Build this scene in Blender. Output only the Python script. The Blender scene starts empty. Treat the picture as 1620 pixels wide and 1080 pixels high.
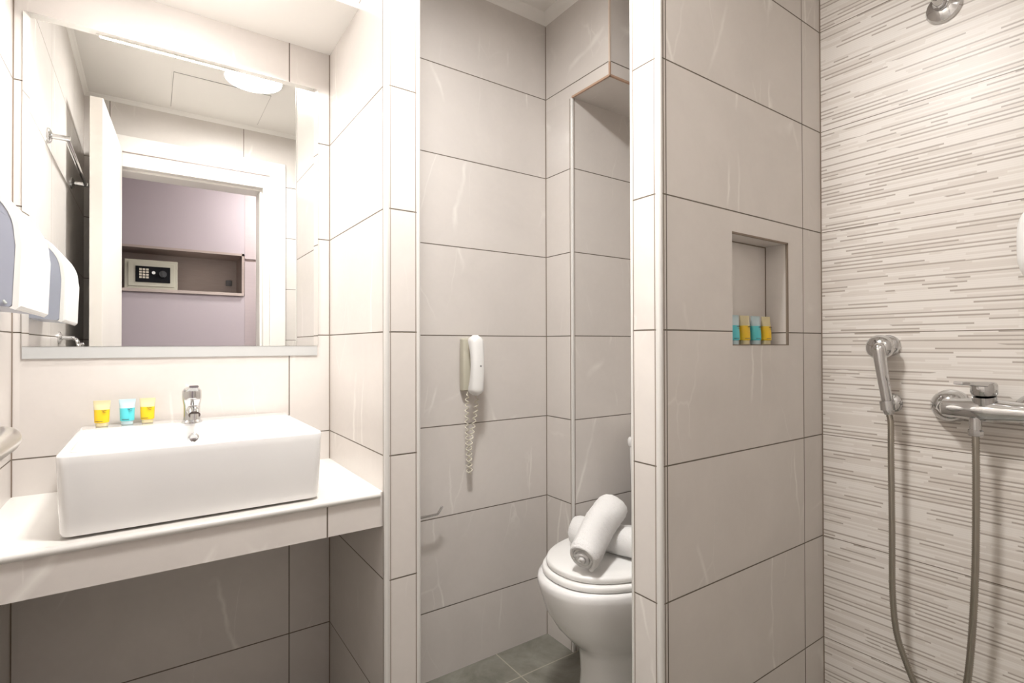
import bpy, bmesh, math, random
from mathutils import Vector, Matrix
random.seed(7)
S = bpy.context.scene
C = S.collection
PI = math.pi

# ------------------------------------------------------------ camera
H = 1.09
F = 823.96; YAW = .9641; PITCH = .0072; ROLL = -.0025
fw = Vector((math.cos(YAW)*math.cos(PITCH), math.sin(YAW)*math.cos(PITCH), math.sin(PITCH)))
rt = Vector((math.sin(YAW), -math.cos(YAW), 0)); up = rt.cross(fw)
r2 = math.cos(ROLL)*rt + math.sin(ROLL)*up; u2 = -math.sin(ROLL)*rt + math.cos(ROLL)*up
cd = bpy.data.cameras.new('camera'); cam = bpy.data.objects.new('camera', cd); C.objects.link(cam)
cd.sensor_width = 36; cd.lens = 36*F/1620; cd.clip_start = .01
M = Matrix((r2, u2, -fw)).transposed().to_4x4(); M.translation = Vector((0, 0, H)); cam.matrix_world = M
S.camera = cam
# ------------------------------------------------------------ world, view
w = bpy.data.worlds.new('world'); S.world = w; w.use_nodes = True
w.node_tree.nodes['Background'].inputs[0].default_value = (1, .97, .93, 1)
w.node_tree.nodes['Background'].inputs[1].default_value = .3
S.view_settings.view_transform = 'Standard'; S.view_settings.look = 'None'
S.view_settings.gamma = 1; S.view_settings.use_curve_mapping = False
S.view_settings.exposure = 1.25
LAMP_B = 94.0     # round ceiling lamp
LAMP_A = 17.0     # linear lamp in the vanity soffit (diffuser)
LAMP_AW = 1.45     # its light output, watts
FILL_H = 95.0     # fill light added in the hall, out of sight
FILL_S = 3.0     # fill light added over the shower, out of view

# ------------------------------------------------------------ layout
YM, XL, XC, YP, XP2, YT, XQ, YT2, XE, YN, YN2, XS, YD = 1.68, -.269, .465, 1.206, .556, 1.551, 1.236, 1.402, .914, .75, .834, 1.645, .07
ZC = 2.335; ZV = 2.010; ZB = 1.975; YV = 1.40; YB = 1.215
Z3 = 1.123       # height of one horizontal tile joint

# ------------------------------------------------------------ materials
def newmat(name):
    m = bpy.data.materials.new(name); m.use_nodes = True
    return m, m.node_tree, m.node_tree.nodes['Principled BSDF']
def mat(name, col, rough=.5, metal=0, spec=.5, emit=None, strength=0, trans=0, bump=None, coat=0, sss=0):
    m, nt, b = newmat(name)
    b.inputs['Base Color'].default_value = (*col, 1); b.inputs['Roughness'].default_value = rough
    b.inputs['Metallic'].default_value = metal; b.inputs['Specular IOR Level'].default_value = spec
    b.inputs['Transmission Weight'].default_value = trans; b.inputs['Coat Weight'].default_value = coat
    if sss: b.inputs['Subsurface Weight'].default_value = sss; b.inputs['Subsurface Scale'].default_value = .01
    if emit: b.inputs['Emission Color'].default_value = (*emit, 1); b.inputs['Emission Strength'].default_value = strength
    if bump:
        n = nt.nodes.new('ShaderNodeTexNoise'); n.inputs['Scale'].default_value = bump[0]; n.inputs['Detail'].default_value = 4
        tc = nt.nodes.new('ShaderNodeTexCoord'); nt.links.new(tc.outputs['Object'], n.inputs['Vector'])
        bp = nt.nodes.new('ShaderNodeBump'); bp.inputs['Strength'].default_value = bump[1]; bp.inputs['Distance'].default_value = bump[2]
        nt.links.new(n.outputs['Fac'], bp.inputs['Height']); nt.links.new(bp.outputs['Normal'], b.inputs['Normal'])
    return m
class NT:
    def __init__(s, nt): s.nt = nt
    def n(s, t, **k):
        x = s.nt.nodes.new(t)
        for a, v in k.items(): setattr(x, a, v)
        return x
    def put(s, x, i, v):
        if isinstance(v, bpy.types.NodeSocket): s.nt.links.new(v, x.inputs[i])
        elif v is not None: x.inputs[i].default_value = v
    def math(s, op, a, b=None, c=None, clamp=False):
        x = s.n('ShaderNodeMath', operation=op, use_clamp=clamp)
        s.put(x, 0, a); s.put(x, 1, b)
        if c is not None: s.put(x, 2, c)
        return x.outputs[0]
    def comb(s, a, b, c):
        x = s.n('ShaderNodeCombineXYZ'); s.put(x, 0, a); s.put(x, 1, b); s.put(x, 2, c); return x.outputs[0]
    def mix(s, f, a, b):
        x = s.n('ShaderNodeMix', data_type='RGBA'); s.put(x, 0, f)
        s.put(x, 6, a if not isinstance(a, tuple) else (*a, 1)); s.put(x, 7, b if not isinstance(b, tuple) else (*b, 1)); return x.outputs[2]
    def noise(s, vec, scale, detail=2, dist=0, rough=.5):
        x = s.n('ShaderNodeTexNoise'); s.put(x, 'Vector', vec); x.inputs['Scale'].default_value = scale
        x.inputs['Detail'].default_value = detail; x.inputs['Distortion'].default_value = dist; x.inputs['Roughness'].default_value = rough
        return x.outputs['Fac']
def joint_dist(q, co, off, period):      # distance to nearest joint line
    a = q.math('SUBTRACT', co, off); a = q.math('DIVIDE', a, period); a = q.math('SUBTRACT', a, q.math('ROUND', a))
    return q.math('MULTIPLY', q.math('ABSOLUTE', a), period)
def tile_mat(name, offx=None, offy=None, base=(.665, .622, .585), grout=(.13, .105, .08), rough=.22, vein=1.0, period=.6):
    """60x30 cm beige marble-look wall tiles laid in stack bond; joints at world positions"""
    m, nt, b = newmat(name); q = NT(nt)
    g = q.n('ShaderNodeNewGeometry'); sp = q.n('ShaderNodeSeparateXYZ'); q.put(sp, 0, g.outputs['Position'])
    sn = q.n('ShaderNodeSeparateXYZ'); q.put(sn, 0, g.outputs['True Normal'])
    ax, ay, az = [q.math('ABSOLUTE', sn.outputs[i]) for i in range(3)]
    isx, isy, isz = [q.math('GREATER_THAN', a, .5) for a in (ax, ay, az)]
    dz = q.math('ADD', joint_dist(q, sp.outputs[2], Z3, .3), isz)
    d = dz
    if offx is not None:
        d = q.math('MINIMUM', d, q.math('ADD', joint_dist(q, sp.outputs[0], offx, period), q.math('SUBTRACT', 1, isy)))
    if offy is not None:
        d = q.math('MINIMUM', d, q.math('ADD', joint_dist(q, sp.outputs[1], offy, .6), q.math('SUBTRACT', 1, isx)))
    line = q.math('LESS_THAN', d, .0016)
    row = q.math('FLOOR', q.math('DIVIDE', q.math('SUBTRACT', sp.outputs[2], Z3), .3))
    colx = q.math('FLOOR', q.math('DIVIDE', q.math('SUBTRACT', sp.outputs[0], offx or 0), .6))
    coly = q.math('FLOOR', q.math('DIVIDE', q.math('SUBTRACT', sp.outputs[1], offy or 0), .6))
    idv = q.comb(q.math('MULTIPLY', row, 7.3), q.math('MULTIPLY', colx, 5.7), q.math('MULTIPLY', coly, 3.9))
    wn = q.n('ShaderNodeTexWhiteNoise', noise_dimensions='3D'); q.put(wn, 'Vector', idv)
    va = q.n('ShaderNodeVectorMath', operation='ADD'); q.put(va, 0, g.outputs['Position']); q.put(va, 1, idv); P = va.outputs[0]
    cloud = q.noise(P, 3.2, 5, .6, .6)
    fine = q.noise(P, 60, 3, 0, .6)
    # flattened coordinate so that the veins run steeply
    mp = q.n('ShaderNodeMapping'); q.put(mp, 'Vector', P); mp.inputs['Scale'].default_value = (1.0, 1.0, .26); mp.inputs['Rotation'].default_value = (.25, .3, 0)
    wob = q.n('ShaderNodeTexNoise'); q.put(wob, 'Vector', P); wob.inputs['Scale'].default_value = 7; wob.inputs['Detail'].default_value = 4
    vw = q.n('ShaderNodeVectorMath', operation='MULTIPLY_ADD'); q.put(vw, 0, wob.outputs['Color']); q.put(vw, 1, (.045, .045, .012)); q.put(vw, 2, mp.outputs[0])
    def vor(sc):
        x = q.n('ShaderNodeTexVoronoi', feature='DISTANCE_TO_EDGE'); q.put(x, 'Vector', vw.outputs[0]); x.inputs['Scale'].default_value = sc; return x.outputs['Distance']
    thin = q.math('SUBTRACT', 1, q.math('DIVIDE', vor(2.6), .012), clamp=True)
    thin2 = q.math('MULTIPLY', q.math('SUBTRACT', 1, q.math('DIVIDE', vor(5.3), .009), clamp=True), .45)
    gate = q.math('MULTIPLY', q.math('SUBTRACT', q.noise(P, 5.0, 2), .50), 6, clamp=True)
    veins = q.math('MULTIPLY', q.math('MULTIPLY', q.math('MAXIMUM', thin, thin2), gate), .74*vein, clamp=True)
    shade = q.math('ADD', q.math('MULTIPLY', cloud, .20), q.math('MULTIPLY', fine, .04))
    shade = q.math('ADD', q.math('ADD', shade, .865), q.math('MULTIPLY', wn.outputs['Value'], .03))
    sc = q.n('ShaderNodeVectorMath', operation='SCALE'); q.put(sc, 0, base); q.put(sc, 'Scale', shade)
    col = q.mix(veins, sc.outputs[0], (.86, .83, .78))
    col = q.mix(line, col, grout)
    q.put(b, 'Base Color', col)
    q.put(b, 'Roughness', q.math('ADD', q.math('MULTIPLY', line, .5), rough))
    b.inputs['Specular IOR Level'].default_value = .5
    hgt = q.math('MINIMUM', q.math('DIVIDE', d, .0022), 1)
    bp = q.n('ShaderNodeBump'); bp.inputs['Strength'].default_value = .5; bp.inputs['Distance'].default_value = .0012
    q.put(bp, 'Height', q.math('ADD', hgt, q.math('MULTIPLY', cloud, .05))); q.put(b, 'Normal', bp.outputs[0])
    return m
def stripe_mat():
    m, nt, b = newmat('striped_tile'); q = NT(nt)
    g = q.n('ShaderNodeNewGeometry'); sp = q.n('ShaderNodeSeparateXYZ'); q.put(sp, 0, g.outputs['Position'])
    y, z = sp.outputs[1], sp.outputs[2]
    pitch = .3/58
    zr = q.math('DIVIDE', q.math('SUBTRACT', z, Z3), pitch); r = q.math('FLOOR', zr); fz = q.math('FRACT', zr)
    def wn(a, b_, c):
        x = q.n('ShaderNodeTexWhiteNoise', noise_dimensions='3D'); q.put(x, 'Vector', q.comb(a, b_, c)); return x.outputs['Value']
    ro = wn(r, 3.1, 0); rl = wn(r, 9.7, 2)
    L = q.math('ADD', .09, q.math('MULTIPLY', rl, .16))
    s = q.math('ADD', q.math('DIVIDE', y, L), q.math('MULTIPLY', ro, 37)); cell = q.math('FLOOR', s)
    v = wn(r, cell, 5)
    # groups of rows of similar density
    dens = q.noise(q.comb(q.math('MULTIPLY', y, 3.0), 0, q.math('MULTIPLY', z, 14)), 1.0, 2)
    v = q.math('ADD', v, q.math('MULTIPLY', q.math('SUBTRACT', dens, .5), .7))
    dark = q.math('GREATER_THAN', v, .53)
    midt = q.math('GREATER_THAN', q.math('ADD', wn(r, cell, 11), q.math('MULTIPLY', q.math('SUBTRACT', dens, .5), .6)), .60)
    odd = q.math('GREATER_THAN', q.math('FRACT', q.math('MULTIPLY', r, .5)), .25)
    dark = q.math('MULTIPLY', dark, odd)
    cream = (.74, .70, .655)
    col = q.mix(q.math('MULTIPLY', midt, .36), cream, (.52, .455, .395))
    thin = q.math('LESS_THAN', q.math('ABSOLUTE', q.math('SUBTRACT', fz, .5)), .36)
    col = q.mix(q.math('MULTIPLY', q.math('MULTIPLY', dark, thin), .9), col, (.35, .30, .26))
    faint = q.math('MULTIPLY', q.math('LESS_THAN', fz, .2), .16)
    col = q.mix(faint, col, (.42, .37, .32))
    cl = q.noise(g.outputs['Position'], 5, 4)
    col = q.mix(q.math('MULTIPLY', cl, .18), col, (.52, .46, .40))
    d = q.math('MINIMUM', joint_dist(q, z, Z3, .3), joint_dist(q, y, YN-.6, .6))
    line = q.math('LESS_THAN', d, .0012)
    col = q.mix(line, col, (.19, .155, .12))
    q.put(b, 'Base Color', col); b.inputs['Roughness'].default_value = .36
    bp = q.n('ShaderNodeBump'); bp.inputs['Strength'].default_value = .5; bp.inputs['Distance'].default_value = .0015
    q.put(bp, 'Height', q.math('SUBTRACT', q.math('SUBTRACT', wn(r, cell, 8), q.math('MULTIPLY', dark, .8)), line)); q.put(b, 'Normal', bp.outputs[0])
    return m
def floor_mat():
    m, nt, b = newmat('slate_floor'); q = NT(nt)
    g = q.n('ShaderNodeNewGeometry'); sp = q.n('ShaderNodeSeparateXYZ'); q.put(sp, 0, g.outputs['Position'])
    d = q.math('MINIMUM', joint_dist(q, sp.outputs[0], 1.005, .45), joint_dist(q, sp.outputs[1], 1.40, .45))
    line = q.math('LESS_THAN', d, .002)
    n1 = q.noise(g.outputs['Position'], 5, 6, 1.0, .65); n2 = q.noise(g.outputs['Position'], 40, 4)
    v = q.math('ADD', q.math('MULTIPLY', n1, .8), q.math('MULTIPLY', n2, .2))
    rp = q.n('ShaderNodeValToRGB'); q.put(rp, 0, v)
    rp.color_ramp.elements[0].position = .3; rp.color_ramp.elements[0].color = (.135, .13, .105, 1)
    rp.color_ramp.elements[1].position = .75; rp.color_ramp.elements[1].color = (.33, .32, .275, 1)
    q.put(b, 'Base Color', q.mix(line, rp.outputs[0], (.42, .38, .31))); b.inputs['Roughness'].default_value = .4
    bp = q.n('ShaderNodeBump'); bp.inputs['Strength'].default_value = .3; bp.inputs['Distance'].default_value = .002
    q.put(bp, 'Height', q.math('SUBTRACT', v, line)); q.put(b, 'Normal', bp.outputs[0])
    return m
def wood_mat(name, a, c):
    m, nt, b = newmat(name); q = NT(nt)
    tc = q.n('ShaderNodeNewGeometry'); mp = q.n('ShaderNodeMapping'); q.put(mp, 'Vector', tc.outputs['Position']); mp.inputs['Scale'].default_value = (3, 3, 40)
    n = q.noise(mp.outputs[0], 3, 5, .4); q.put(b, 'Base Color', q.mix(n, a, c)); b.inputs['Roughness'].default_value = .45
    return m
T_van = tile_mat('tile_vanity', offx=.345, period=.6138, rough=.16)
T_side = tile_mat('tile_side', offy=.48)
T_pier = tile_mat('tile_pier')
T_part = tile_mat('tile_partition', offx=1.537-.6)
T_back = tile_mat('tile_back', offx=1.236-.0)
T_door = tile_mat('tile_door_wall', offx=.431)
T_count = tile_mat('tile_counter', offx=.333)
T_sof = tile_mat('tile_bulkhead')
STR = stripe_mat(); FLO = floor_mat()
PAINT = mat('ceiling_paint', (.86, .83, .79), .6, bump=(30, .1, .002))
WHITEP = mat('painted_wood', (.84, .81, .77), .35, bump=(12, .05, .002))
DOORM = mat('door_veneer', (.78, .74, .69), .4, bump=(8, .05, .002))
TRIM = mat('trim_white_pvc', (.66, .64, .61), .3)
GROUT = mat('grout', (.22, .17, .13), .8)
TERRA = mat('raw_tile_edge', (.46, .30, .21), .7, bump=(200, .3, .001))
CER = mat('ceramic', (.87, .86, .85), .07, coat=.6)
CHROME = mat('chrome', (.62, .62, .62), .09, 1)
CHROME2 = mat('chrome_hose', (.43, .40, .35), .24, 1)
NICKEL = mat('brushed_nickel', (.50, .46, .40), .28, 1, bump=(90, .05, .001))
DARKP = mat('dark_plastic', (.03, .03, .035), .35)
WPLAS = mat('white_plastic', (.86, .85, .83), .28)
BPLAS = mat('smoky_blue_plastic', (.38, .40, .48), .3)
OLIVE = mat('cream_plastic', (.55, .52, .42), .4)
CORDM = mat('cord_plastic', (.72, .68, .56), .35)
MIRR = mat('mirror_silver', (.93, .94, .93), .004, 1)
MEDGE = mat('mirror_edge', (.55, .58, .56), .2)
STRIP = mat('frosted_strip', (.50, .50, .49), .3)
TOWEL = mat('terry_cloth', (.91, .895, .88), .95, bump=(420, 1.0, .004), sss=.0)
HALLW = mat('hall_paint', (.43, .372, .40), .7, bump=(40, .1, .002))
HALLP = wood_mat('hall_panel', (.40, .335, .345), (.44, .37, .38))
SHELF = wood_mat('shelf_wood', (.33, .265, .24), (.41, .335, .305))
SHELFE = wood_mat('shelf_edge_wood', (.38, .31, .28), (.44, .36, .33))
SAFEM = mat('safe_enamel', (.42, .40, .33), .45, bump=(120, .1, .001))
KEYM = mat('key_plastic', (.62, .56, .46), .4)
YEL = mat('yellow_gel', (.83, .53, .02), .22, sss=.1)
AQUA = mat('aqua_gel', (.10, .56, .62), .22, sss=.1)
CLEAR = mat('frosted_clear_plastic', (.80, .79, .74), .22, trans=.25)
CLEARY = mat('frosted_yellow_plastic', (.80, .70, .42), .22, trans=.2)
CLEARB = mat('frosted_blue_plastic', (.58, .74, .78), .22, trans=.2)
INK = mat('ink', (.04, .05, .04), .5)
CARP = mat('hall_carpet', (.18, .14, .12), .95)
def lampmat(name, s, c=(1, .982, .96)): return mat(name, (.9, .9, .9), .4, emit=c, strength=s)
LB = lampmat('lamp_glass_round', LAMP_B); LA = lampmat('lamp_diffuser_linear', LAMP_A); LH = lampmat('fill_hall', FILL_H)
LS = lampmat('fill_shower', FILL_S)

# ------------------------------------------------------------ mesh helpers
class MB:
    def __init__(s): s.bm = bmesh.new()
    def box(s, x0, x1, y0, y1, z0, z1):
        v = [s.bm.verts.new((x, y, z)) for x in (x0, x1) for y in (y0, y1) for z in (z0, z1)]
        for f in ((0, 1, 3, 2), (4, 6, 7, 5), (0, 4, 5, 1), (2, 3, 7, 6), (0, 2, 6, 4), (1, 5, 7, 3)): s.bm.faces.new([v[i] for i in f])
        return s
    def rings(s, rings, closed=True, caps=True):
        R = [[s.bm.verts.new(p) for p in r] for r in rings]
        n = len(R[0])
        for a, b in zip(R, R[1:]):
            for i in range(n if closed else n-1):
                j = (i+1) % n; s.bm.faces.new((a[i], a[j], b[j], b[i]))
        if caps and closed:
            s.bm.faces.new(list(reversed(R[0]))); s.bm.faces.new(R[-1])
        return s
    def lathe(s, prof, o=(0, 0, 0), ax=(0, 0, 1), seg=32, caps=True):
        ax = Vector(ax).normalized(); o = Vector(o); e = ax.orthogonal().normalized(); f = ax.cross(e)
        return s.rings([[o + ax*h + (e*math.cos(2*PI*i/seg) + f*math.sin(2*PI*i/seg))*max(r, 1e-5) for i in range(seg)] for r, h in prof], caps=caps)
    def cyl(s, a, b, r, r1=None, seg=24, bev=0):
        a = Vector(a); b = Vector(b); L = (b-a).length; r1 = r if r1 is None else r1
        if bev: pr = [(r-bev, 0), (r, bev), (r1, L-bev), (r1-bev, L)]
        else: pr = [(r, 0), (r1, L)]
        return s.lathe(pr, a, b-a, seg)
    def tube(s, pts, r, seg=12, caps=True):
        pts = [Vector(p) for p in pts]; n = len(pts); rr = r if isinstance(r, (list, tuple)) else [r]*n
        t0 = (pts[1]-pts[0]).normalized(); e = t0.orthogonal().normalized(); R = []
        for i, p in enumerate(pts):
            t = (pts[min(i+1, n-1)]-pts[max(i-1, 0)]).normalized()
            e = (e - t*e.dot(t)).normalized(); f = t.cross(e)
            R.append([p + (e*math.cos(2*PI*k/seg)+f*math.sin(2*PI*k/seg))*rr[i] for k in range(seg)])
        return s.rings(R, caps=caps)
    def ball(s, c, rx, ry=None, rz=None, seg=24, n=14):
        ry = ry or rx; rz = rz or rx; c = Vector(c)
        return s.rings([[c + Vector((rx*math.sin(PI*max(.004, min(.996, j/n)))*math.cos(2*PI*i/seg), ry*math.sin(PI*max(.004, min(.996, j/n)))*math.sin(2*PI*i/seg), -rz*math.cos(PI*j/n))) for i in range(seg)] for j in range(n+1)])
    def prism(s, poly, axis, a, b):   # polygon in the other two axes extruded along axis
        def P(p, h):
            return {'x': (h, p[0], p[1]), 'y': (p[0], h, p[1]), 'z': (p[0], p[1], h)}[axis]
        return s.rings([[P(p, a) for p in poly], [P(p, b) for p in poly]])
    def build(s, name, m, parent=None, smooth=False, bev=0, bseg=2, sub=0, angle=35):
        bmesh.ops.recalc_face_normals(s.bm, faces=s.bm.faces[:])
        me = bpy.data.meshes.new(name)
        if parent is not None: bmesh.ops.translate(s.bm, verts=s.bm.verts, vec=-Vector(WORLD(parent)))
        s.bm.to_mesh(me); s.bm.free(); me.materials.append(m)
        o = bpy.data.objects.new(name, me); C.objects.link(o); o.parent = parent
        if smooth:
            for p in me.polygons: p.use_smooth = True
            if angle < 180 and not sub:
                md = o.modifiers.new('edge', 'EDGE_SPLIT'); md.split_angle = math.radians(angle)
        if bev:
            md = o.modifiers.new('bevel', 'BEVEL'); md.width = bev; md.segments = bseg; md.limit_method = 'ANGLE'; md.angle_limit = math.radians(40)
        if sub:
            md = o.modifiers.new('sub', 'SUBSURF'); md.levels = sub; md.render_levels = sub
        return o
def WORLD(o):
    v = Vector((0, 0, 0))
    while o is not None: v = v + Vector(o.location); o = o.parent
    return v
def tag(o, label, cat=None, group=None):
    o['label'] = label
    if cat: o['category'] = cat
    if group: o['group'] = group
    return o
def thing(name, label, cat, loc, group=None):
    o = bpy.data.objects.new(name, None); C.objects.link(o); o.location = loc; o.empty_display_size = .05
    return tag(o, label, cat, group)
def struct(o, label=None):
    o['kind'] = 'structure'
    if label: o['label'] = label
    return o
def dup(root, loc, rotz=0, label=None):
    r = root.copy(); C.objects.link(r); r.location = loc; r.rotation_euler = (0, 0, rotz)
    if label: r['label'] = label
    for ch in list(root.children):
        c = ch.copy(); C.objects.link(c); c.parent = r
        for g in ch.children:
            d = g.copy(); C.objects.link(d); d.parent = c
    return r
def spline(pts, n=12):
    pts = [Vector(p) for p in pts]; out = []
    P = [pts[0]*2-pts[1]] + pts + [pts[-1]*2-pts[-2]]
    for i in range(1, len(P)-2):
        for k in range(n):
            t = k/n; a, b, c, d = P[i-1:i+3]
            out.append(.5*((2*b)+(c-a)*t+(2*a-5*b+4*c-d)*t*t+(3*b-a-3*c+d)*t**3))
    out.append(pts[-1]); return out
def rrect(cx, cy, hx, hy, r, n=6):   # rounded rectangle outline
    o = []
    for (sx, sy, a0) in ((1, 1, 0), (-1, 1, 90), (-1, -1, 180), (1, -1, 270)):
        for k in range(n+1):
            a = math.radians(a0+90*k/n); o.append((cx+sx*(hx-r)+r*math.cos(a), cy+sy*(hy-r)+r*math.sin(a)))
    return o
def sup(cx, cy, hx, hy, p=2.5, n=40):
    o = []
    for k in range(n):
        a = 2*PI*k/n; c, s_ = math.cos(a), math.sin(a)
        o.append((cx+hx*math.copysign(abs(c)**(2/p), c), cy+hy*math.copysign(abs(s_)**(2/p), s_)))
    return o

# ------------------------------------------------------------ room shell
struct(MB().box(XL-.1, XS+.1, YD-.15, YM+.1, -.1, 0).build('floor', FLO))
struct(MB().box(XL-.1, XS+.1, YD-.15, YM+.1, ZC, ZC+.1).build('ceiling', PAINT))
struct(MB().box(XL-.1, XL, YD-.15, YM+.1, 0, ZC).build('wall_left', T_side))
struct(MB().box(XL, XC+.02, YM, YM+.1, 0, ZC).build('wall_mirror_side', T_van))
struct(MB().box(XC, XP2, YP, YM+.1, 0, ZC).build('wall_pier', T_pier), 'tiled pier between the vanity recess and the toilet recess')
struct(MB().box(XP2, XQ, YT, YT+.1, 0, ZC).build('wall_back', T_back))
m = MB(); m.box(XQ, XS, YT2, YT+.1, 0, ZB); struct(m.build('wall_pipe_chase', T_back))
m = MB(); m.box(XQ, XS, YB, YT+.1, ZB, ZC); struct(m.build('wall_bulkhead', T_sof), 'tiled bulkhead box above the toilet')
# raw tile edges of the bulkhead
e = .0035
m = MB(); m.box(XQ-.001, XQ+.005, YB-.001, YT2, ZB-.002, ZB+.005); m.box(XQ, XS, YB-.001, YB+.005, ZB-.002, ZB+.005); m.box(XQ-.0015, XQ+.004, YB-.0015, YB+.004, ZB, ZB+.045)
struct(m.build('trim_1', TERRA))
m = MB(); m.box(XQ-.0015, XQ+.004, YB-.0015, YB+.004, ZB+.045, ZC); struct(m.build('trim_2', mat('pale_edge', (.66, .55, .46), .6)))
# soffit over the vanity
struct(MB().box(XL, XC, YV, YM, ZV, ZC).build('ceiling_soffit', PAINT), 'white dropped soffit above the mirror')
# partition with niche
NX0, NX1, NZ0, NZ1, ND = 1.187, 1.449, 1.090, 1.368, .062
m = MB()
m.box(XE, XS, YN, YN2, 0, NZ0); m.box(XE, XS, YN, YN2, NZ1, ZC); m.box(XE, NX0, YN, YN2, NZ0, NZ1); m.box(NX1, XS, YN, YN2, NZ0, NZ1); m.box(NX0, NX1, YN+ND, YN2, NZ0, NZ1)
struct(m.build('wall_partition', T_part), 'tiled partition wall between toilet and shower with a square niche')
m = MB(); m.box(NX1-.0005, NX1+.006, YN-.0008, YN+.004, NZ0-.002, NZ1+.004); m.box(NX0, NX1+.006, YN-.0008, YN+.003, NZ1-.001, NZ1+.004)
m.box(NX1-.002, NX1, YN+ND-.002, YN+ND, NZ0, NZ1); m.box(NX0, NX1, YN+ND-.002, YN+ND, NZ1-.002, NZ1)
m.box(NX0, NX1, YN-.0005, YN+.003, NZ0-.002, NZ0+.0005)
struct(m.build('trim_3', GROUT))
struct(MB().box(XS, XS+.1, YD-.15, YT+.1, 0, ZC).build('wall_shower', STR), 'striped cream and taupe tiled shower wall')
# door wall with opening
DX0, DX1, DZ = -.150, .563, 2.03; YD0 = -.08
m = MB(); m.box(XL, DX0, YD0, YD, 0, ZC); m.box(DX1, XS, YD0, YD, 0, ZC); m.box(DX0, DX1, YD0, YD, DZ, ZC)
struct(m.build('wall_door_side', T_door))
# corner trims (quarter round profiles)
ti = 4
for (x, y, sx_, sy_, r) in ((XC, YP, 1, 1, .0075), (XP2, YP, -1, 1, .0065), (XE, YN2, 1, -1, .0048), (XE, YN, 1, 1, .0078), (XQ, YT2, 1, 1, .0062)):
    z1 = ZB if x > 1.2 else ZC
    m = MB().cyl((x+sx_*r*.66, y+sy_*r*.66, 0), (x+sx_*r*.66, y+sy_*r*.66, z1), r, seg=24)
    struct(m.build('trim_%d' % ti, TRIM, smooth=True)); ti += 1
    m = MB(); d_ = sx_*r*1.66; f_ = sy_*r*1.66; e_ = .0007
    m.box(min(x+d_, x+d_+sx_*.0016), max(x+d_, x+d_+sx_*.0016), y-e_, y+e_, 0, z1)
    m.box(x-e_, x+e_, min(y+f_, y+f_+sy_*.0016), max(y+f_, y+f_+sy_*.0016), 0, z1)
    struct(m.build('trim_%d' % ti, GROUT)); ti += 1
# dark inner-corner joints
m = MB(); g_ = .002
for (x0, x1, y0, y1, z0, z1) in ((XL, XL+g_, YM-g_, YM, 0, ZV), (XC-g_, XC, YM-.0015, YM, 0, ZV), (XQ-.0025, XQ, YT-.0015, YT, 0, 2.30), (XS-.0015, XS, YN-.0025, YN, 0, ZC)):
    m.box(x0, x1, y0, y1, z0, z1)
struct(m.build('trim_%d' % ti, GROUT)); ti += 1
# cornice (cove) runs
def cove(axis, a, b, px, py, sx, sy, s=.030):
    pts = [(0, 0), (s, 0), (s*.93, -s*.16), (s*.62, -s*.3), (s*.36, -s*.56), (s*.16, -s*.88), (0, -s)]
    if axis == 'x': poly = [(py+sy*p[0], ZC+p[1]) for p in pts]; return MB().prism(poly, 'x', a, b)
    poly = [(px+sx*p[0], ZC+p[1]) for p in pts]; return MB().prism(poly, 'y', a, b)
for args in (('x', XP2, XQ, 0, YT, 0, -1), ('y', YB, YT, XQ, 0, -1, 0), ('x', XQ-.03, XS, 0, YB, 0, -1), ('x', XL, XS, 0, YD, 0, 1, .018), ('y', YD, YV, XL, 0, 1, 0, .018)):
    struct(cove(*args).build('trim_%d' % ti, PAINT, smooth=True, angle=60)); ti += 1

# ------------------------------------------------------------ hall behind the camera (seen in the mirror)
HY = -.85
struct(MB().box(-1.2, 2.0, HY-.4, YD0, -.1, 0).build('floor_hall', CARP))
struct(MB().box(-1.2, 2.0, HY-.4, YD0, ZC, ZC+.1).build('ceiling_hall', PAINT))
struct(MB().box(-1.3, -1.2, HY-.4, YD0, 0, ZC).build('wall_hall_left', HALLW))
struct(MB().box(2.0, 2.1, HY-.4, YD0, 0, ZC).build('wall_hall_right', HALLW))
struct(MB().box(-1.2, XL-.1, YD0, YD0+.1, 0, ZC).build('wall_hall_near', HALLW))
SX0, SX1, SZ0, SZ1 = -.36, .552, 1.468, 1.748
m = MB(); m.box(-1.2, SX1+.006, HY-.35, HY, 0, SZ0-.02); m.box(-1.2, SX1+.006, HY-.35, HY, SZ1, ZC); m.box(-1.2, SX0, HY-.35, HY, SZ0-.02, SZ1); m.box(SX0, SX1, HY-.35, HY-.28, SZ0-.02, SZ1)
struct(m.build('wall_hall_far', HALLW), 'mauve hall wall reflected in the mirror')
hs = thing('wall_shelf', 'recessed wooden shelf in the mauve hall wall seen in the mirror', 'shelf', (.1, HY-.14, SZ0))
MB().box(SX0, SX1, HY-.28, HY+.02, SZ0-.02, SZ0).build('shelf_board', SHELFE, hs, bev=.001)
MB().box(SX0, SX1, HY-.28, HY-.275, SZ0, SZ1).build('back_panel', SHELF, hs)
MB().box(SX1-.012, SX1+.004, HY-.28, HY+.004, SZ0, SZ1+.006).build('side_panel', SHELF, hs)
MB().box(SX0, SX1+.004, HY-.28, HY+.004, SZ1-.010, SZ1+.006).build('top_panel', SHELF, hs)
MB().box(SX1-.085, SX1-.045, HY-.275, HY-.262, 1.545, 1.585).build('socket_plate', mat('grey_plate', (.10, .10, .11), .4), hs, bev=.002)
wd = thing('wardrobe_column', 'tall mauve wardrobe column with a gap between its two doors, right of the shelf in the mirror', 'wardrobe', (.78, HY-.18, 0))
MB().box(.5585, 1.1, HY-.33, HY-.03, 0, ZC-.01).build('carcass', HALLP, wd)
MB().box(.560, 1.098, HY-.03, HY-.010, .02, 1.703).build('lower_door', HALLP, wd, bev=.001)
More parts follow.
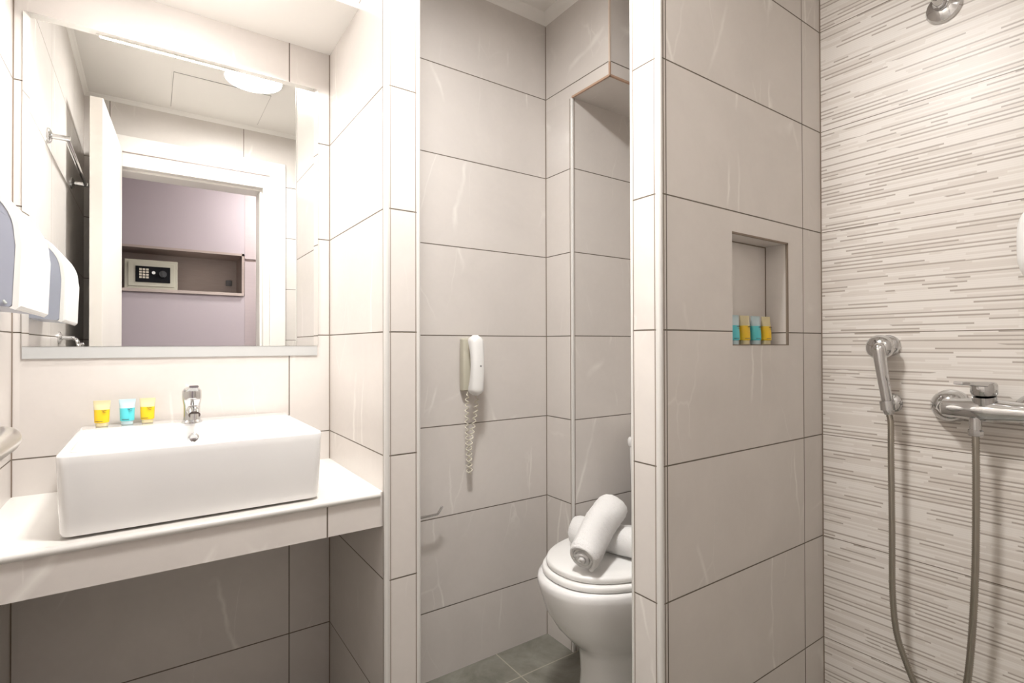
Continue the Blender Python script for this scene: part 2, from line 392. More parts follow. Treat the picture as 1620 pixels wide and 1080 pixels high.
MB().box(.560, 1.098, HY-.03, HY-.010, 1.722, ZC-.03).build('upper_door', HALLP, wd, bev=.001)
MB().box(.575, 1.09, HY-.03, HY-.0295+.002, 1.704, 1.721).build('finger_gap', SHELF, wd)
# safe on the shelf
sf = thing('safe', 'small beige hotel safe with black keypad panel standing on the hall shelf', 'safe', (.005, HY-.12, SZ0))
sx0, sx1, sz0, sz1, sy = -.141, .150, SZ0, 1.66, HY-.004
MB().box(sx0, sx1, HY-.2, sy, sz0+.001, sz1).build('body', SAFEM, sf, bev=.003)
dr = MB().box(sx0+.02, sx1-.018, sy, sy+.006, sz0+.018, sz1-.018).build('door', SAFEM, sf, bev=.0015)
kp = MB().box(-.082, .108, sy+.006, sy+.011, 1.512, 1.617).build('keypad_panel', mat('matt_black_panel', (.012, .012, .014), .8, spec=.1), sf, bev=.002); tag(kp, 'black keypad panel')
m = MB()
for i in range(3):
    for j in range(4): m.box(-.062+i*.0185, -.048+i*.0185, sy+.011, sy+.014, 1.537+j*.0175, 1.549+j*.0175)
m.build('keys', KEYM, kp)
m = MB(); m.cyl((.016, sy+.011, 1.576), (.016, sy+.017, 1.576), .010, seg=20); m.build('key_lock', mat('lock_white', (.8, .8, .8), .3), kp, smooth=True)
m = MB(); m.cyl((.067, sy+.011, 1.57), (.067, sy+.02, 1.57), .022, seg=24); m.box(.063, .071, sy+.02, sy+.03, 1.55, 1.59); m.build('knob', DARKP, kp, smooth=True)
hl = thing('hall_fill_light', 'round unseen fill light added to the hall ceiling outside the bathroom door', 'lamp', (.95, -.45, ZC))  # added unseen source, brightens the hall and spills through the doorway
MB().lathe([(.1, 0), (.1, -.02), (.092, -.03)], (.95, -.45, ZC), seg=32).build('lamp_base', WHITEP, hl, smooth=True)
MB().lathe([(.09, -.03), (.085, -.05), (.06, -.066), (.001, -.072)], (.95, -.45, ZC), seg=32).build('lamp_shade', LH, hl, smooth=True)

# ------------------------------------------------------------ door
dn = bpy.data.objects.new('door_1', None); C.objects.link(dn); dn.location = (DX0, YD, 0); dn['kind'] = 'structure'; dn['label'] = 'white bathroom door and frame seen in the mirror'
m = MB(); j = .033
m.box(DX0, DX0+.022, YD0-.01, YD+.012, 0, DZ); m.box(DX1-j, DX1, YD0-.01, YD+.012, 0, DZ); m.box(DX0+.022, DX1-j, YD0-.01, YD+.012, DZ-j, DZ)
m.box(DX1-j-.012, DX1-j, YD0-.01, YD-.03, 0, DZ-j); m.box(DX0+.022, DX1-j-.012, YD0-.01, YD-.03, DZ-j-.012, DZ-j)
m.build('door_frame', WHITEP, dn, bev=.002)
m = MB()
m.box(DX1+.001, .650, YD, YD+.016, 0, 2.153); m.box(DX0-.085, DX0-.001, YD, YD+.016, 0, 2.153); m.box(DX0-.001, DX1+.001, YD, YD+.016, 2.072, 2.153)
m.box(DX0, DX1, YD, YD+.010, DZ, 2.068)
m.build('door_casing', WHITEP, dn, bev=.003)
MB().box(DX0+.02, DX1, YD+.0095, YD+.0125, 2.068, 2.0735).build('casing_groove', SHELF, dn)
lf = bpy.data.objects.new('door_leaf', None)
a0 = Vector((-.119, .090)); a1 = Vector((-.157, .722)); dd = (a1-a0).normalized(); nn = Vector((-dd.y, dd.x))
if nn.x > 0: nn = -nn
def leaf_pts(t): return [a0, a1, a1+nn*t, a0+nn*t]
m = MB(); m.prism([(p.x, p.y) for p in leaf_pts(.042)], 'z', .008, 2.078)
leaf = m.build('door_leaf', DOORM, dn, bev=.0015)
hp = a1 - dd*.062; hz = 1.005; out = -nn
def D3(p, d, z): return (p.x+out.x*d, p.y+out.y*d, z)
m = MB(); m.lathe([(.024, 0), (.024, .006), (.020, .009)], D3(hp, 0, hz), (out.x, out.y, 0), 28)
m.cyl(D3(hp, .005, hz), D3(hp, .030, hz), .0095)
b2 = hp - dd*.012; b3 = hp - dd*.07; b4 = hp - dd*.12
pp = spline([D3(hp, .022, hz), D3(hp+dd*.001, .034, hz), D3(hp-dd*.006, .043, hz+.001), D3(hp-dd*.03, .046, hz+.001), D3(b3, .045, hz), D3(b4, .040, hz-.001)], 8)
R_ = [.0095 + .0015*math.sin(PI*min(1, i/(len(pp)-1)*1.3)) - .003*max(0, i/(len(pp)-1)-.6) for i in range(len(pp))]
m.tube(pp, R_, 16); hd = m.build('door_handle', NICKEL, dn, smooth=True, angle=60); hd['label'] = 'brushed metal lever handle'
for z in (.25, 1.05, 1.85): MB().cyl((a0.x-.008, YD+.022, z-.04), (a0.x-.008, YD+.022, z+.04), .006).build('hinge', CHROME, dn, smooth=True)

# ------------------------------------------------------------ lamps, and an added shower fill light
lb = thing('ceiling_lamp', 'round white glowing ceiling lamp in the middle of the bathroom', 'lamp', (.385, .730, ZC))
MB().lathe([(.125, 0), (.128, -.030), (.121, -.036), (.117, -.036), (.117, -.028)], (.385, .730, ZC), seg=40).build('lamp_base', WHITEP, lb, smooth=True)
MB().lathe([(.117, -.029), (.09, -.032), (.001, -.035)], (.385, .730, ZC), seg=40).build('lamp_shade', LB, lb, smooth=True)
la = thing('soffit_lamp', 'slim linear lamp under the white soffit above the mirror', 'lamp', (.05, 1.445, ZV))
MB().box(-.13, .225, 1.418, 1.472, ZV-.014, ZV).build('lamp_housing', WHITEP, la, bev=.002)
MB().box(-.124, .219, 1.423, 1.467, ZV-.020, ZV-.014).build('lamp_diffuser', LA, la, bev=.002)
ld = bpy.data.lights.new('soffit_light', 'AREA'); ld.shape = 'RECTANGLE'; ld.size = .34; ld.size_y = .042; ld.energy = LAMP_AW; ld.color = (1, .98, .955); ld.spread = math.radians(136)
lo = bpy.data.objects.new('soffit_light', ld); C.objects.link(lo); lo.parent = la; lo.location = (-.0025, 0, -.0215)
ls = thing('shower_fill_light', 'small unseen fill light added over the shower', 'lamp', (1.15, .38, ZC))  # added unseen source, lifts the niche wall and striped wall
MB().lathe([(.05, 0), (.05, -.006), (.043, -.009)], (1.15, .38, ZC), seg=32).build('fill_ring', WHITEP, ls, smooth=True)
MB().lathe([(.042, -.009), (.001, -.010)], (1.15, .38, ZC), seg=32).build('lamp_shade', LS, ls, smooth=True)
# ceiling access hatch
ah = thing('access_hatch', 'flush white access hatch in the ceiling seen in the mirror', 'hatch', (.29, .32, ZC))
m = MB()
X0, X1, Y0, Y1 = .085, .49, .13, .54
m.box(X0, X1, Y0, Y1, ZC-.003, ZC); m.build('panel', PAINT, ah)
m = MB(); t = .0016
for bx in ((X0-t, X0, Y0-t, Y1+t), (X1, X1+t, Y0-t, Y1+t), (X0, X1, Y0-t, Y0), (X0, X1, Y1, Y1+t)): m.box(*bx, ZC-.002, ZC)
m.build('seam', mat('seam_shadow', (.30, .28, .26), .8), ah)

# ------------------------------------------------------------ vanity
vc = thing('vanity_counter', 'beige tiled vanity counter spanning the recess under the mirror', 'counter', (.1, 1.45, .652))
CT = .735
MB().box(XL, XC, 1.222, YM, .652, CT-.001).build('counter_slab', T_count, vc)
MB().box(XL, XC, 1.2225, YM, CT-.001, CT).build('counter_top', mat('counter_top_tile', (.74, .71, .67), .25), vc)
m = MB(); m.cyl((XL+.001, 1.222, CT-.0065), (XC-.008, 1.222, CT-.0065), .0075); m.build('edge_trim', TRIM, vc, smooth=True)
# washbasin : rounded box with bowl
BX0, BX1, BY0, BY1, BZ0, BZ1 = -.142, .328, 1.240, 1.662, CT, .893
cx, cy = (BX0+BX1)/2, (BY0+BY1)/2; hx, hy = (BX1-BX0)/2, (BY1-BY0)/2
wb = thing('washbasin', 'rectangular white ceramic washbasin sitting on the tiled counter', 'washbasin', (cx, cy, BZ0))
R = []
for (z, ins, r) in ((BZ0+.004, .016, .02), (BZ0+.006, .007, .02), (BZ0+.014, .0045, .018), (BZ1-.02, .001, .016), (BZ1-.006, .0, .016), (BZ1-.0015, .0015, .016), (BZ1, .005, .014)):
    R.append([(x, y, z) for x, y in rrect(cx, cy, hx-ins, hy-ins, r)])
bcx, bcy, bhx, bhy = cx, (BY0+.016+1.515)/2, hx-.016, (1.515-BY0-.016)/2
for (z, ins, r) in ((BZ1, 0, .03), (BZ1-.0015, .003, .03), (BZ1-.006, .005, .03), (BZ1-.05, .012, .035), (BZ1-.095, .028, .045), (BZ1-.11, .06, .05), (BZ1-.115, .11, .03)):
    R.append([(x, y, z) for x, y in rrect(bcx, bcy, bhx-ins, bhy-ins, min(r, bhy-ins-.001))])
MB().rings(R).build('basin', CER, wb, smooth=True, angle=50)
m = MB(); yb = 1.515-.0075
m.lathe([(.0125, 0), (.0125, .003), (.0095, .0045), (.0085, .002), (.0005, .001)], (.088, yb-.001, BZ1-.030), (0, -1, .12), 28)
m.build('overflow_ring', CHROME, wb, smooth=True)['label'] = 'chrome overflow ring'
m = MB(); m.lathe([(.03, 0), (.03, .003), (.02, .006), (.001, .007)], (bcx, bcy, BZ1-.115), (0, 0, 1), 28); m.build('drain', CHROME, wb, smooth=True)
# basin faucet
fx, fy, fz = .088, 1.578, BZ1
ft = thing('basin_faucet', 'chrome single lever faucet standing on the white washbasin', 'faucet', (fx, fy, fz))
MB().lathe([(.0235, 0), (.0235, .004), (.0205, .007), (.018, .009)], (fx, fy, fz), seg=32).build('base_ring', CHROME, ft, smooth=True)
MB().lathe([(.0195, .006), (.0185, .02), (.0185, .045), (.0205, .055), (.0215, .060)], (fx, fy, fz), seg=32).build('body', CHROME, ft, smooth=True)
m = MB(); pts = spline([(fx, fy-.01, fz+.030), (fx, fy-.04, fz+.040), (fx, fy-.075, fz+.040), (fx, fy-.098, fz+.030)], 6)
m.rings([[Vector((p.x + c*.0125, p.y + (s_*.008)*.2, p.z + s_*.0085)) for c, s_ in [(math.cos(2*PI*k/20), math.sin(2*PI*k/20)) for k in range(20)]] for p in pts])
m.cyl((fx, fy-.096, fz+.032), (fx, fy-.098, fz+.018), .0095); m.build('spout', CHROME, ft, smooth=True)
m = MB(); m.lathe([(.0215, .061), (.022, .066), (.0215, .082), (.016, .089), (.001, .091)], (fx, fy, fz), seg=32)
R = []
for y, z, hw, hh in ((fy-.005, fz+.084, .016, .006), (fy-.03, fz+.089, .0145, .005), (fy-.06, fz+.094, .012, .0035), (fy-.078, fz+.097, .010, .003)):
    R.append([(x, y, zz) for x, zz in rrect(fx, z, hw, hh, .0028, 4)])
m.rings(R); m.build('lever', CHROME, ft, smooth=True)
m = MB(); m.cyl((fx, fy-.019, fz+.073), (fx, fy-.0205, fz+.073), .003, seg=12); m.build('temperature_mark', INK, ft)

# toiletry tubes -------------------------------------------------
def make_tube(name, label, gel, clear, group, loc):
    t = thing(name, label, 'toiletry tube', loc, group)
    def sec(z, hx_, hy_, p): return [(loc[0]+x, loc[1]+y, loc[2]+z) for x, y in sup(0, 0, hx_, hy_, p, 28)]
    MB().rings([sec(0, .0115, .0095, 2.4), sec(.001, .0125, .0105, 2.4), sec(.010, .0125, .0105, 2.4), sec(.011, .0115, .0095, 2.4)]).build('cap', clear, t, smooth=True)
    body = MB().rings([sec(.0105, .0135, .0115, 2.4), sec(.012, .0148, .0125, 2.4), sec(.030, .0152, .0115, 2.4), sec(.047, .0158, .0082, 2.5)]).build('body', gel, t, smooth=True)
    MB().rings([sec(.047, .0158, .0082, 2.5), sec(.058, .0166, .0040, 2.8), sec(.063, .0172, .0016, 3), sec(.072, .0174, .0012, 4)]).build('crimped_end', clear, t, smooth=True)
    m = MB(); z = loc[2]; pts = []
    for k in range(19):
        a = k/18; pts.append((loc[0]+.001+.010*a, loc[1]-.0100, z+.0435+.0012*math.sin(a*4*PI)+.0012*a))
    m.tube(pts, .00055, 6)
    m.box(loc[0]+.003, loc[0]+.010, loc[1]-.0112, loc[1]-.0100, z+.0385, z+.0391)
    m.build('printed_writing', INK, body)
    m = MB(); m.box(loc[0]-.011, loc[0]+.004, loc[1]-.0128, loc[1]-.0110, z+.0145, z+.0157); m.build('printed_line', INK, body)
    return t
GB, GN = 'toiletry tubes on the washbasin', 'toiletry tubes in the shower niche'
ty = make_tube('toiletry_tube', 'small yellow toiletry tube on the washbasin, farthest left of the three', YEL, CLEARY, GB, (-.098, 1.632, BZ1))
ty.rotation_euler = (0, 0, -.15)
ta = make_tube('toiletry_tube', 'small aqua toiletry tube on the washbasin between two yellow ones', AQUA, CLEARB, GB, (-.048, 1.638, BZ1))
t3 = dup(ty, (-.006, 1.643, BZ1), -.2, 'small yellow toiletry tube on the washbasin nearest the faucet')
nz = NZ0+.0005; ny = YN+.032
t4 = dup(ta, (1.243, ny, nz), -.1, 'aqua toiletry tube half hidden at the left edge of the shower niche')
t5 = dup(ty, (1.292, ny, nz), -.1, 'yellow toiletry tube in the shower niche between the two aqua tubes')
t6 = dup(ta, (1.344, ny, nz), -.1, 'aqua toiletry tube in the shower niche between the two yellow tubes')
t7 = dup(ty, (1.396, ny, nz), -.1, 'yellow toiletry tube in the shower niche, last on the right')
for o in (ty, ta, t3): o.scale = (1, 1, .88)
for o in (t4, t5, t6, t7): o['group'] = GN; o.scale = (1.08, 1.0, 1.06)

# ------------------------------------------------------------ mirror
mi = thing('wall_mirror', 'large frameless mirror hanging above the washbasin and reflecting the door', 'mirror', (.09, YM, 1.09))
MX0, MX1, MZ0, MZ1 = -.251, .428, 1.090, 1.889; bw = .013
m = MB(); yy = YM-.006
m.box(MX0+.001, MX1-.001, YM-.0035, YM, MZ0+.001, MZ1-.001); m.build('backing', MEDGE, mi)
m = MB()
def rc(i, y): return [(MX0+i, y, MZ0+i*0), (MX1-i, y, MZ0+i*0), (MX1-i, y, MZ1-i), (MX0+i, y, MZ1-i)]
m.rings([rc(0, YM-.0035), rc(0, YM-.0052), rc(bw, yy)]); m.build('glass', MIRR, mi)
MB().box(MX0, MX1-.002, YM-.005, YM, MZ0-.030, MZ0-.0003).build('bottom_strip', STRIP, mi, bev=.001)['label'] = 'pale grey strip under the glass'

# ------------------------------------------------------------ paper towel dispenser (left wall)
pd = thing('paper_towel_dispenser', 'white and smoky blue paper towel dispenser on the left wall beside the mirror', 'dispenser', (XL, 1.39, 1.16))
def prof(x1, zt, zb, r, n=10, x0=XL, drop=.006):
    p = [(x0, zb), (x1-.004, zb-drop)]
    p += [(x1, zb+.004-drop)]
    p += [(x1+.004, (zb+zt)/2)]
    for k in range(n+1):
        a = PI/2*k/n; p.append((x1+.002-r+r*math.cos(a), zt-r*1.15+r*1.15*math.sin(a)))
    p += [(x0, zt+.002)]
    return p
MB().prism(prof(XL+.0706, 1.3706, 1.165, .074), 'y', 1.2412, 1.5388).build('body', BPLAS, pd, smooth=True, bev=0)['label'] = 'smoky blue-grey side body'
m = MB()
outer = prof(XL+.082, 1.384, 1.163, .084); inner = prof(XL+.071, 1.371, 1.163, .074)
outer = outer[1:]; inner = inner[1:]
R_ = []
for y, k in ((1.240, .0), (1.243, 1.0), (1.537, 1.0), (1.540, 0)):
    q_ = [(o_[0]-(1-k)*.003, y, o_[1]-(1-k)*.003) for o_ in outer] + [(i_[0], y, i_[1]) for i_ in reversed(inner)]
    R_.append(q_)
m.rings(R_); m.build('front_cover', WPLAS, pd, smooth=True)
m = MB(); m.tube([(XL+.060, 1.2385, 1.170), (XL+.064, 1.2375, 1.164)], .002, 8); m.build('lock', MEDGE, pd)

# towel rail and hook on the left wall
tr = thing('towel_rail', 'chrome towel rail on the left wall seen at the top left of the mirror', 'towel rail', (XL, .83, 1.757))
for y in (1.163, .58):
    fl = MB().lathe([(.024, 0), (.024, .005), (.016, .010), (.009, .012)], (XL, y, 1.757), (1, 0, 0), 28).build('rosette', CHROME, tr, smooth=True)
    MB().cyl((XL+.010, y, 1.757), (XL+.056, y, 1.757), .0085, bev=.001).build('arm', CHROME, tr, smooth=True)
MB().cyl((XL+.047, .58, 1.757), (XL+.047, 1.163, 1.757), .0065).build('bar', CHROME, tr, smooth=True)
rh = thing('robe_hook', 'chrome double robe hook on the left wall low in the mirror', 'hook', (XL, .91, 1.117))
MB().lathe([(.022, 0), (.022, .005), (.013, .009), (.008, .011)], (XL, .91, 1.120), (1, 0, 0), 28).build('rosette', CHROME, rh, smooth=True)
m = MB(); m.cyl((XL+.008, .91, 1.120), (XL+.045, .91, 1.120), .007)
for s_ in (-1, 1): m.tube(spline([(XL+.038, .91, 1.120), (XL+.050, .91+s_*.012, 1.112), (XL+.058, .91+s_*.022, 1.090), (XL+.068, .91+s_*.026, 1.100)], 6), .005, 10)
m.build('prongs', CHROME, rh, smooth=True)

# ------------------------------------------------------------ telephone
px, pz0, pz1 = .884, .932, 1.118
ph = thing('wall_telephone', 'white wall telephone handset in a cream cradle on the toilet recess wall', 'telephone', (px, YT, pz0))
R = []
for z, hxx, d in ((pz0+.004, .020, .018), (pz0+.008, .0255, .030), (pz0+.05, .027, .034), (pz0+.11, .027, .034), (pz1-.008, .0255, .030), (pz1-.003, .020, .018)):
    R.append([(x, y, z) for x, y in rrect(px, YT-d/2, hxx, d/2, .008, 4)])
MB().rings(R).build('cradle', OLIVE, ph, smooth=True)['label'] = 'cream plastic cradle'
R = []; N = 26
for i in range(N+1):
    t = i/N; z = pz0-.008+(pz1-pz0+.014)*t
    endt = math.sqrt(max(0, 1-(2*t-1)**10)) if 0 < t < 1 else .12
    e_ = max(.12, min(1, min(t, 1-t)*12)**.5)
    hw = .0255*e_*(1-.10*math.sin(PI*t)); front = YT-.086-.006*math.sin(PI*t)+(1-e_)*.012; back = YT-.036-.024*math.sin(PI*t)**1.2-(1-e_)*.012
    R.append([(x, y, z) for x, y in sup(px+.001, (front+back)/2, hw, max(.004, (back-front)/2), 2.6, 28)])
MB().rings(R).build('handset', WPLAS, ph, smooth=True, angle=70)
MB().cyl((px+.004, YT-.0915, 1.022), (px+.004, YT-.0930, 1.022), .0032, seg=14).build('round_mark', mat('grey_mark', (.25, .25, .25), .5), ph)
pts = []; n = 360; turns = 30
for k in range(n):      # down strand then up strand of the coiled cord
    t = k/(n-1); a = 2*PI*turns*t
    if t < .5: s_ = t*2; c0 = Vector((px-.010-.003*math.sin(s_*5), YT-.030, pz0+.002-.275*s_))
    else: s_ = (1-t)*2; c0 = Vector((px+.008-.010*s_+.004*math.sin(s_*7), YT-.030-.030*(1-s_)**2, pz0-.002-.275*s_))
    rr = .0062*min(1, t*25, (1-t)*25)
    pts.append(c0+Vector((math.cos(a)*rr, math.sin(a)*rr, 0)))
MB().tube(pts, .0016, 6).build('coiled_cord', CORDM, ph, smooth=True, angle=180)

# toilet roll bar peeking past the pier
th = thing('toilet_paper_holder', 'chrome toilet paper bar with upturned tip peeking out beside the pier', 'paper holder', (.69, YT, .555))
MB().lathe([(.022, 0), (.022, .005), (.012, .009)], (.672, YT, .555), (0, -1, 0), 24).build('rosette', CHROME, th, smooth=True)
m = MB(); m.tube(spline([(.672, YT-.006, .555), (.672, YT-.045, .555), (.682, YT-.055, .555), (.742, YT-.055, .555), (.752, YT-.055, .559), (.766, YT-.055, .577)], 8), .0038, 10); m.build('bar', CHROME, th, smooth=True, angle=180)

# ------------------------------------------------------------ toilet
tcy = 1.118
to = thing('toilet', 'white ceramic toilet behind the partition wall with two towels on its lid', 'toilet', (1.25, tcy, 0))
def egg(xf, xb, hw, z, n=48, p=2.15):
    """outline of a bowl: pointed-round at the front (small x), squarer at the back"""
    o = []; cxx = xf + (xb-xf)*.52; z *= 1.055; hw *= 1.02
    for k in range(n):
        a = 2*PI*k/n; c, s_ = math.cos(a), math.sin(a)
        xf2 = xf-.014; L = (xb-cxx) if c > 0 else (cxx-xf2); pw = 3.2 if c > 0 else 2.05
        o.append((cxx+L*math.copysign(abs(c)**(2/pw), c), tcy+hw*math.copysign(abs(s_)**(2/(2.3)), s_), z))
    return o
R = [egg(1.045, 1.56, .122, 0), egg(1.038, 1.565, .127, .012), egg(1.044, 1.56, .122, .05), egg(1.052, 1.55, .117, .12), egg(1.048, 1.545, .120, .175), egg(1.040, 1.543, .125, .200), egg(1.012, 1.54, .140, .222),
     egg(.968, 1.53, .158, .268), egg(.936, 1.52, .173, .315), egg(.922, 1.50, .180, .355), egg(.912, 1.48, .184, .385), egg(.911, 1.47, .184, .400), egg(.915, 1.465, .181, .408), egg(.925, 1.455, .172, .410), egg(.98, 1.40, .12, .405), egg(1.02, 1.36, .09, .33)]
MB().rings(R).build('bowl', CER, to, smooth=True, angle=60)
def slab(xf, xb, hw, z0, z1, r, dome=0):
    R = [egg(xf+r, xb-r, hw-r, z0), egg(xf+r*.3, xb-r*.3, hw-r*.3, z0+r*.35), egg(xf, xb, hw, z0+r), egg(xf, xb, hw, z1-r), egg(xf+r*.3, xb-r*.3, hw-r*.3, z1-r*.35), egg(xf+r, xb-r, hw-r, z1)]
    if dome: R += [egg(xf+.05, xb-.04, hw-.045, z1+dome*.8), egg(xf+.12, xb-.12, hw-.12, z1+dome)]
    return MB().rings(R)
slab(.930, 1.40, .174, .4105, .428, .006).build('seat', WPLAS, to, smooth=True, angle=60)
slab(.942, 1.41, .167, .4295, .447, .006, .003).build('lid', WPLAS, to, smooth=True, angle=60)
for s_ in (-1, 1): MB().cyl((1.40, tcy+s_*.07-.02, .455), (1.40, tcy+s_*.07+.02, .455), .009).build('hinge', WPLAS, to, smooth=True)
def tk(z, i, r=.03): return [(x, y, z) for x, y in rrect(1.53, tcy+.005, .108-i, .200-i, r)]
MB().rings([tk(.395, .02), tk(.40, .012), tk(.55, .004), tk(.722, 0)]).build('tank', CER, to, smooth=True, angle=50)
MB().rings([tk(.7225, -.001), tk(.727, -.005), tk(.748, -.005), tk(.756, -.001), tk(.758, .006)]).build('tank_lid', CER, to, smooth=True, angle=50)
MB().lathe([(.022, 0), (.022, .004), (.018, .006), (.001, .006)], (1.53, tcy, .758), seg=28).build('flush_button', CHROME, to, smooth=True)

# ------------------------------------------------------------ rolled towels
def towel(name, label, a, b, R0, seed, squash=1.0):
    a = Vector(a); b = Vector(b); ax = (b-a).normalized(); L = (b-a).length
    o = thing(name, label, 'towel', tuple((a+b)/2 - Vector((0, 0, R0))), 'rolled towels on the toilet lid')
    e1 = Vector((0, 0, 1)); e1 = (e1-ax*e1.dot(ax)).normalized(); e2 = ax.cross(e1)
    rnd = random.Random(seed); turns = 3.6; n = 120; th_ = R0/(turns+.55)
    ph_ = [rnd.uniform(0, 6) for _ in range(6)]; ph_[1] = PI*.85 - turns*2*PI
    NS = 70; rings = []
    for i in range(NS+1):
        t = i/NS; outer = []; inner = []
        tel = .004*math.sin(t*PI*2+ph_[0])
        edge = 1 - .10*max(0, abs(2*t-1)-.88)/.12
        for k in range(n+1):
            u = k/n; ang = u*turns*2*PI+ph_[1]; r_o = (th_*.55+u*turns*th_)*1.0
            if u > 1-.25/turns: r_o -= 0
            wv = 1+.045*math.sin(ang*2+t*3+ph_[2])+.02*math.sin(ang*3-t*8+ph_[3])+.01*math.sin(t*23+ph_[4]+ang)
            ro = r_o*wv*edge; ri = (r_o-th_*.90)*wv*edge
            if ri < .001: ri = .001
            dr_ = (e1*math.cos(ang)*squash+e2*math.sin(ang))
            axo = ax*(L*t + (t-.5)*.012*math.sin(u*5+ph_[5]))
            outer.append(a+axo+dr_*ro+e2*tel); inner.append(a+axo+dr_*ri+e2*tel)
        rings.append(outer+list(reversed(inner)))
    m = MB(); bm = m.bm
    VV = [[bm.verts.new(p) for p in r_] for r_ in rings]; K = len(VV[0])
    for A, B in zip(VV, VV[1:]):
        for k in range(K): bm.faces.new((A[k], A[(k+1) % K], B[(k+1) % K], B[k]))
    for A in (VV[0], VV[-1]):
        for k in range(n): bm.faces.new((A[k], A[k+1], A[K-2-k], A[K-1-k]))
    ob = m.build('cloth', TOWEL, o, smooth=True, angle=180)
    tx = bpy.data.textures.new('terry', 'CLOUDS'); tx.noise_scale = .009
    md = ob.modifiers.new('fluff', 'DISPLACE'); md.texture = tx; md.strength = .005; md.texture_coords = 'LOCAL'
    return o
LT = .4745
towel('rolled_towel', 'white rolled towel lying flat on the toilet lid under the other towel', (1.085, 1.230, LT+.045), (1.175, .970, LT+.045), .045, 3)
towel('rolled_towel', 'white rolled towel leaning diagonally on top of the other towel', (.945, 1.045, LT+.043), (1.138, 1.118, LT+.138), .049, 8)

# ------------------------------------------------------------ shower fittings
mxy, mxx, mz = .366, 1.585, .937
sm = thing('shower_mixer', 'chrome single lever shower mixer on the striped wall', 'shower mixer', (XS, mxy, mz))
for s_ in (1, -1):
    y = mxy+s_*.076
    MB().lathe([(.040, 0), (.041, .006), (.039, .022), (.031, .036), (.018, .044), (.001, .046)], (XS, y, mz), (-1, 0, 0), 32).build('wall_rosette', CHROME, sm, smooth=True)
m = MB()
for s_ in (1, -1):
    y = mxy+s_*.076; m.cyl((XS-.030, y, mz), (mxx, y, mz), .014)
    m.lathe([(.017, 0), (.019, .003), (.019, .020), (.017, .023)], (mxx+.022, y, mz), (-1, 0, 0), 6)
R = []
for k in range(17):
    t = k/16; y = mxy-.088+.176*t; r = .0225+.006*math.exp(-((t-.5)/.2)**2); e_ = min(1, min(t, 1-t)*14)**.5; e_ = max(.2, e_)
    R.append([(mxx+r*e_*math.cos(2*PI*i/24), y, mz+r*e_*math.sin(2*PI*i/24)) for i in range(24)])
m.rings(R); m.cyl((mxx, mxy, mz), (mxx-.008, mxy, mz+.034), .023, .022)
m.build('body', CHROME, sm, smooth=True)
m = MB(); m.lathe([(.0225, 0), (.0245, .003), (.0245, .022), (.022, .027), (.001, .029)], (mxx-.009, mxy, mz+.037), (-.12, 0, 1), 32)
R = []
for d_, hw, hh, dz in ((0, .019, .006, .060), (.03, .017, .0055, .062), (.06, .0135, .0045, .064), (.085, .011, .0035, .066), (.09, .008, .002, .066)):
    R.append([(mxx-.012-d_, yy_, zz) for yy_, zz in rrect(mxy+.0+.25*d_, mz+dz, hw, hh, .0019, 4)])
m.rings(R); m.cyl((mxx-.033, mxy+.004, mz+.052), (mxx-.035, mxy+.004, mz+.052), .0035, seg=12)
m.build('lever', CHROME, sm, smooth=True)
m = MB(); m.cyl((mxx-.012, .381, mz-.018), (mxx-.012, .381, mz-.045), .0115); m.lathe([(.013, 0), (.0145, .002), (.0145, .012), (.012, .015)], (mxx-.012, .381, mz-.060), (0, 0, 1), 8)
m.build('hose_outlet', CHROME, sm, smooth=True)
hs_ = thing('hand_shower', 'chrome hand shower resting on its wall bracket with a ribbed hose', 'hand shower', (1.58, .565, .93))
top = Vector((1.577, .576, 1.084)); bot = Vector((1.581, .558, .925))
dv = (bot-top).normalized()
m = MB(); m.lathe([(.001, -.013), (.018, -.010), (.028, -.003), (.0325, .006), (.033, .012), (.030, .016), (.001, .017)], top+Vector((.006, .004, -.001)), (1, .0, -.08), 36); m.build('head', CHROME, hs_, smooth=True)
m = MB(); N = 14; P_ = [top+(bot-top)*(k/N)+Vector((-.002*math.sin(PI*k/N)-.004*(1-k/N), 0, 0)) for k in range(N+1)]
m.tube([P_[0]-dv*.010]+P_, [.007]+[.0155-.004*(k/N) for k in range(N+1)], 20); m.build('handle', CHROME, hs_, smooth=True, angle=60)
m = MB(); m.lathe([(.0115, 0), (.0125, .001), (.0125, .010), (.010, .018)], bot, dv, 24); m.build('hose_nut', CHROME, hs_, smooth=True)
hb = bot+dv*.014
ctrl = [hb, hb+Vector((0, -.004, -.03)), (1.580, .552, .80), (1.580, .551, .62), (1.580, .551, .45), (1.580, .543, .35), (1.582, .525, .285), (1.586, .503, .225), (1.588, .475, .175), (1.586, .443, .172), (1.582, .415, .225), (1.578, .401, .30), (1.576, .391, .42), (1.574, .384, .57), (1.573, .381, .75), (mxx-.012, .381, mz-.058)]
raw = spline(ctrl, 40)
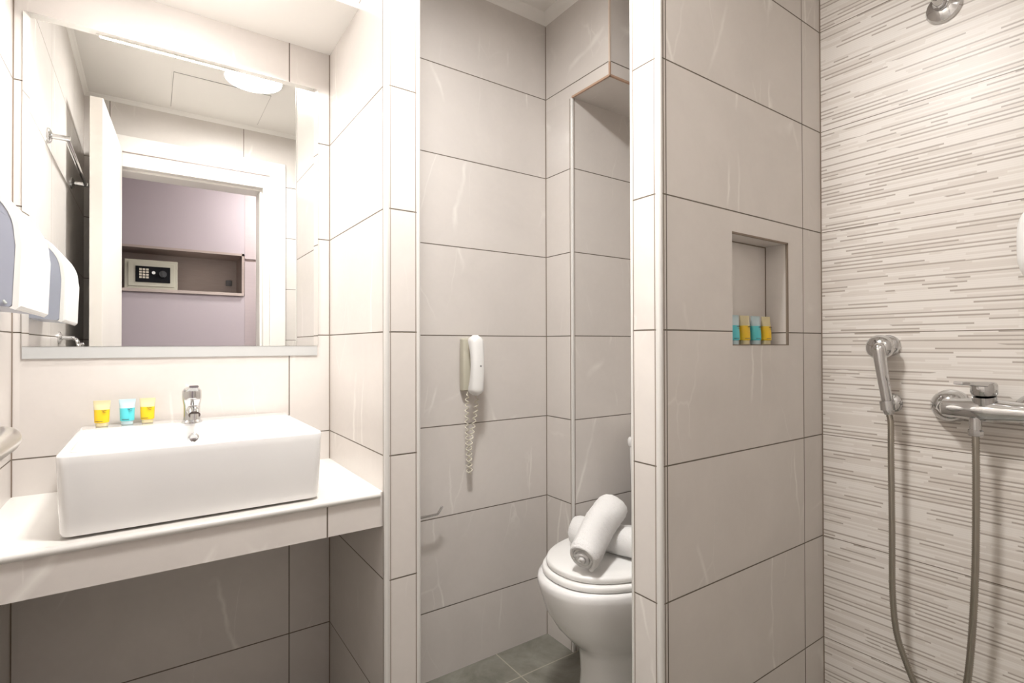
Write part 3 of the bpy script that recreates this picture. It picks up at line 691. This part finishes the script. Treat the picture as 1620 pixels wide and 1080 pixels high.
# resample evenly with ribs
acc = [0]
for a_, b_ in zip(raw, raw[1:]): acc.append(acc[-1]+(b_-a_).length)
tot = acc[-1]; step = .0027; K = int(tot/step); pts = []; rad = []; j_ = 0
for k in range(K+1):
    s_ = tot*k/K
    while j_ < len(acc)-2 and acc[j_+1] < s_: j_ += 1
    f_ = (s_-acc[j_])/max(1e-9, acc[j_+1]-acc[j_]); pts.append(raw[j_].lerp(raw[j_+1], f_)); rad.append(.0079 if k % 2 else .0064)
MB().tube(pts, rad, 12).build('ribbed_hose', CHROME2, hs_, smooth=True, angle=180)
br = thing('shower_bracket', 'chrome wall bracket holding the hand shower on the striped wall', 'bracket', (XS, .575, .93))
MB().lathe([(.026, 0), (.026, .005), (.020, .012), (.012, .016)], (XS, .572, .932), (-1, 0, 0), 32).build('rosette', CHROME, br, smooth=True)
m = MB(); m.cyl((XS-.014, .572, .932), (XS-.046, .566, .932), .011)
o_ = bot-dv*.006
R = []
for h in (-.012, .012):
    for rr_ in ((.0165,) if h < 0 else (.0165,)): pass
m.lathe([(.0135, -.012), (.0175, -.012), (.0175, .012), (.0135, .012), (.0135, -.012)], o_, dv, 28, caps=False)
m.build('holder_ring', CHROME, br, smooth=True)
br2 = thing('shower_head_rest', 'round chrome wall rest behind the head of the hand shower', 'bracket', (XS, .58, 1.085))
MB().lathe([(.029, 0), (.029, .006), (.024, .014), (.014, .020), (.001, .024)], (XS, .578, 1.086), (-1, 0, 0), 32).build('rosette', CHROME, br2, smooth=True)
sa = thing('shower_pipe_stub', 'chrome shower pipe stub with round rosette high on the striped wall', 'shower pipe', (XS, .455, 1.94))
MB().lathe([(.037, 0), (.0375, .004), (.034, .012), (.024, .018), (.014, .022)], (XS, .452, 1.938), (-1, 0, 0), 36).build('rosette', CHROME, sa, smooth=True)
m = MB(); m.tube(spline([(XS-.015, .452, 1.938), (XS-.045, .452, 1.94), (XS-.06, .452, 1.948), (XS-.068, .452, 1.972), (XS-.075, .452, 2.00)], 8), .0105, 16)
m.build('pipe', CHROME, sa, smooth=True, angle=60)
MB().lathe([(.013, 0), (.015, .003), (.015, .014), (.0125, .017)], (XS-.022, .452, 1.938), (-1, 0, 0), 8).build('pipe_nut', CHROME, sa, smooth=True)
sd = thing('soap_dispenser', 'rounded white soap dispenser on the striped wall at the right edge', 'dispenser', (XS, .25, 1.225))
R = []
for i in range(17):
    t = i/16; z = 1.222+.182*t; e_ = max(.10, min(1, (1-abs(2*t-1)**3.2)))**.5
    R.append([(x, y, z) for x, y in sup(XS-.040*e_, .255, .040*e_, .058*e_**.55, 3.0, 32)])
MB().rings(R).build('body', WPLAS, sd, smooth=True, angle=60)
MB().cyl((XS-.079, .255, 1.265), (XS-.086, .255, 1.265), .016, bev=.002).build('push_button', WPLAS, sd, smooth=True)
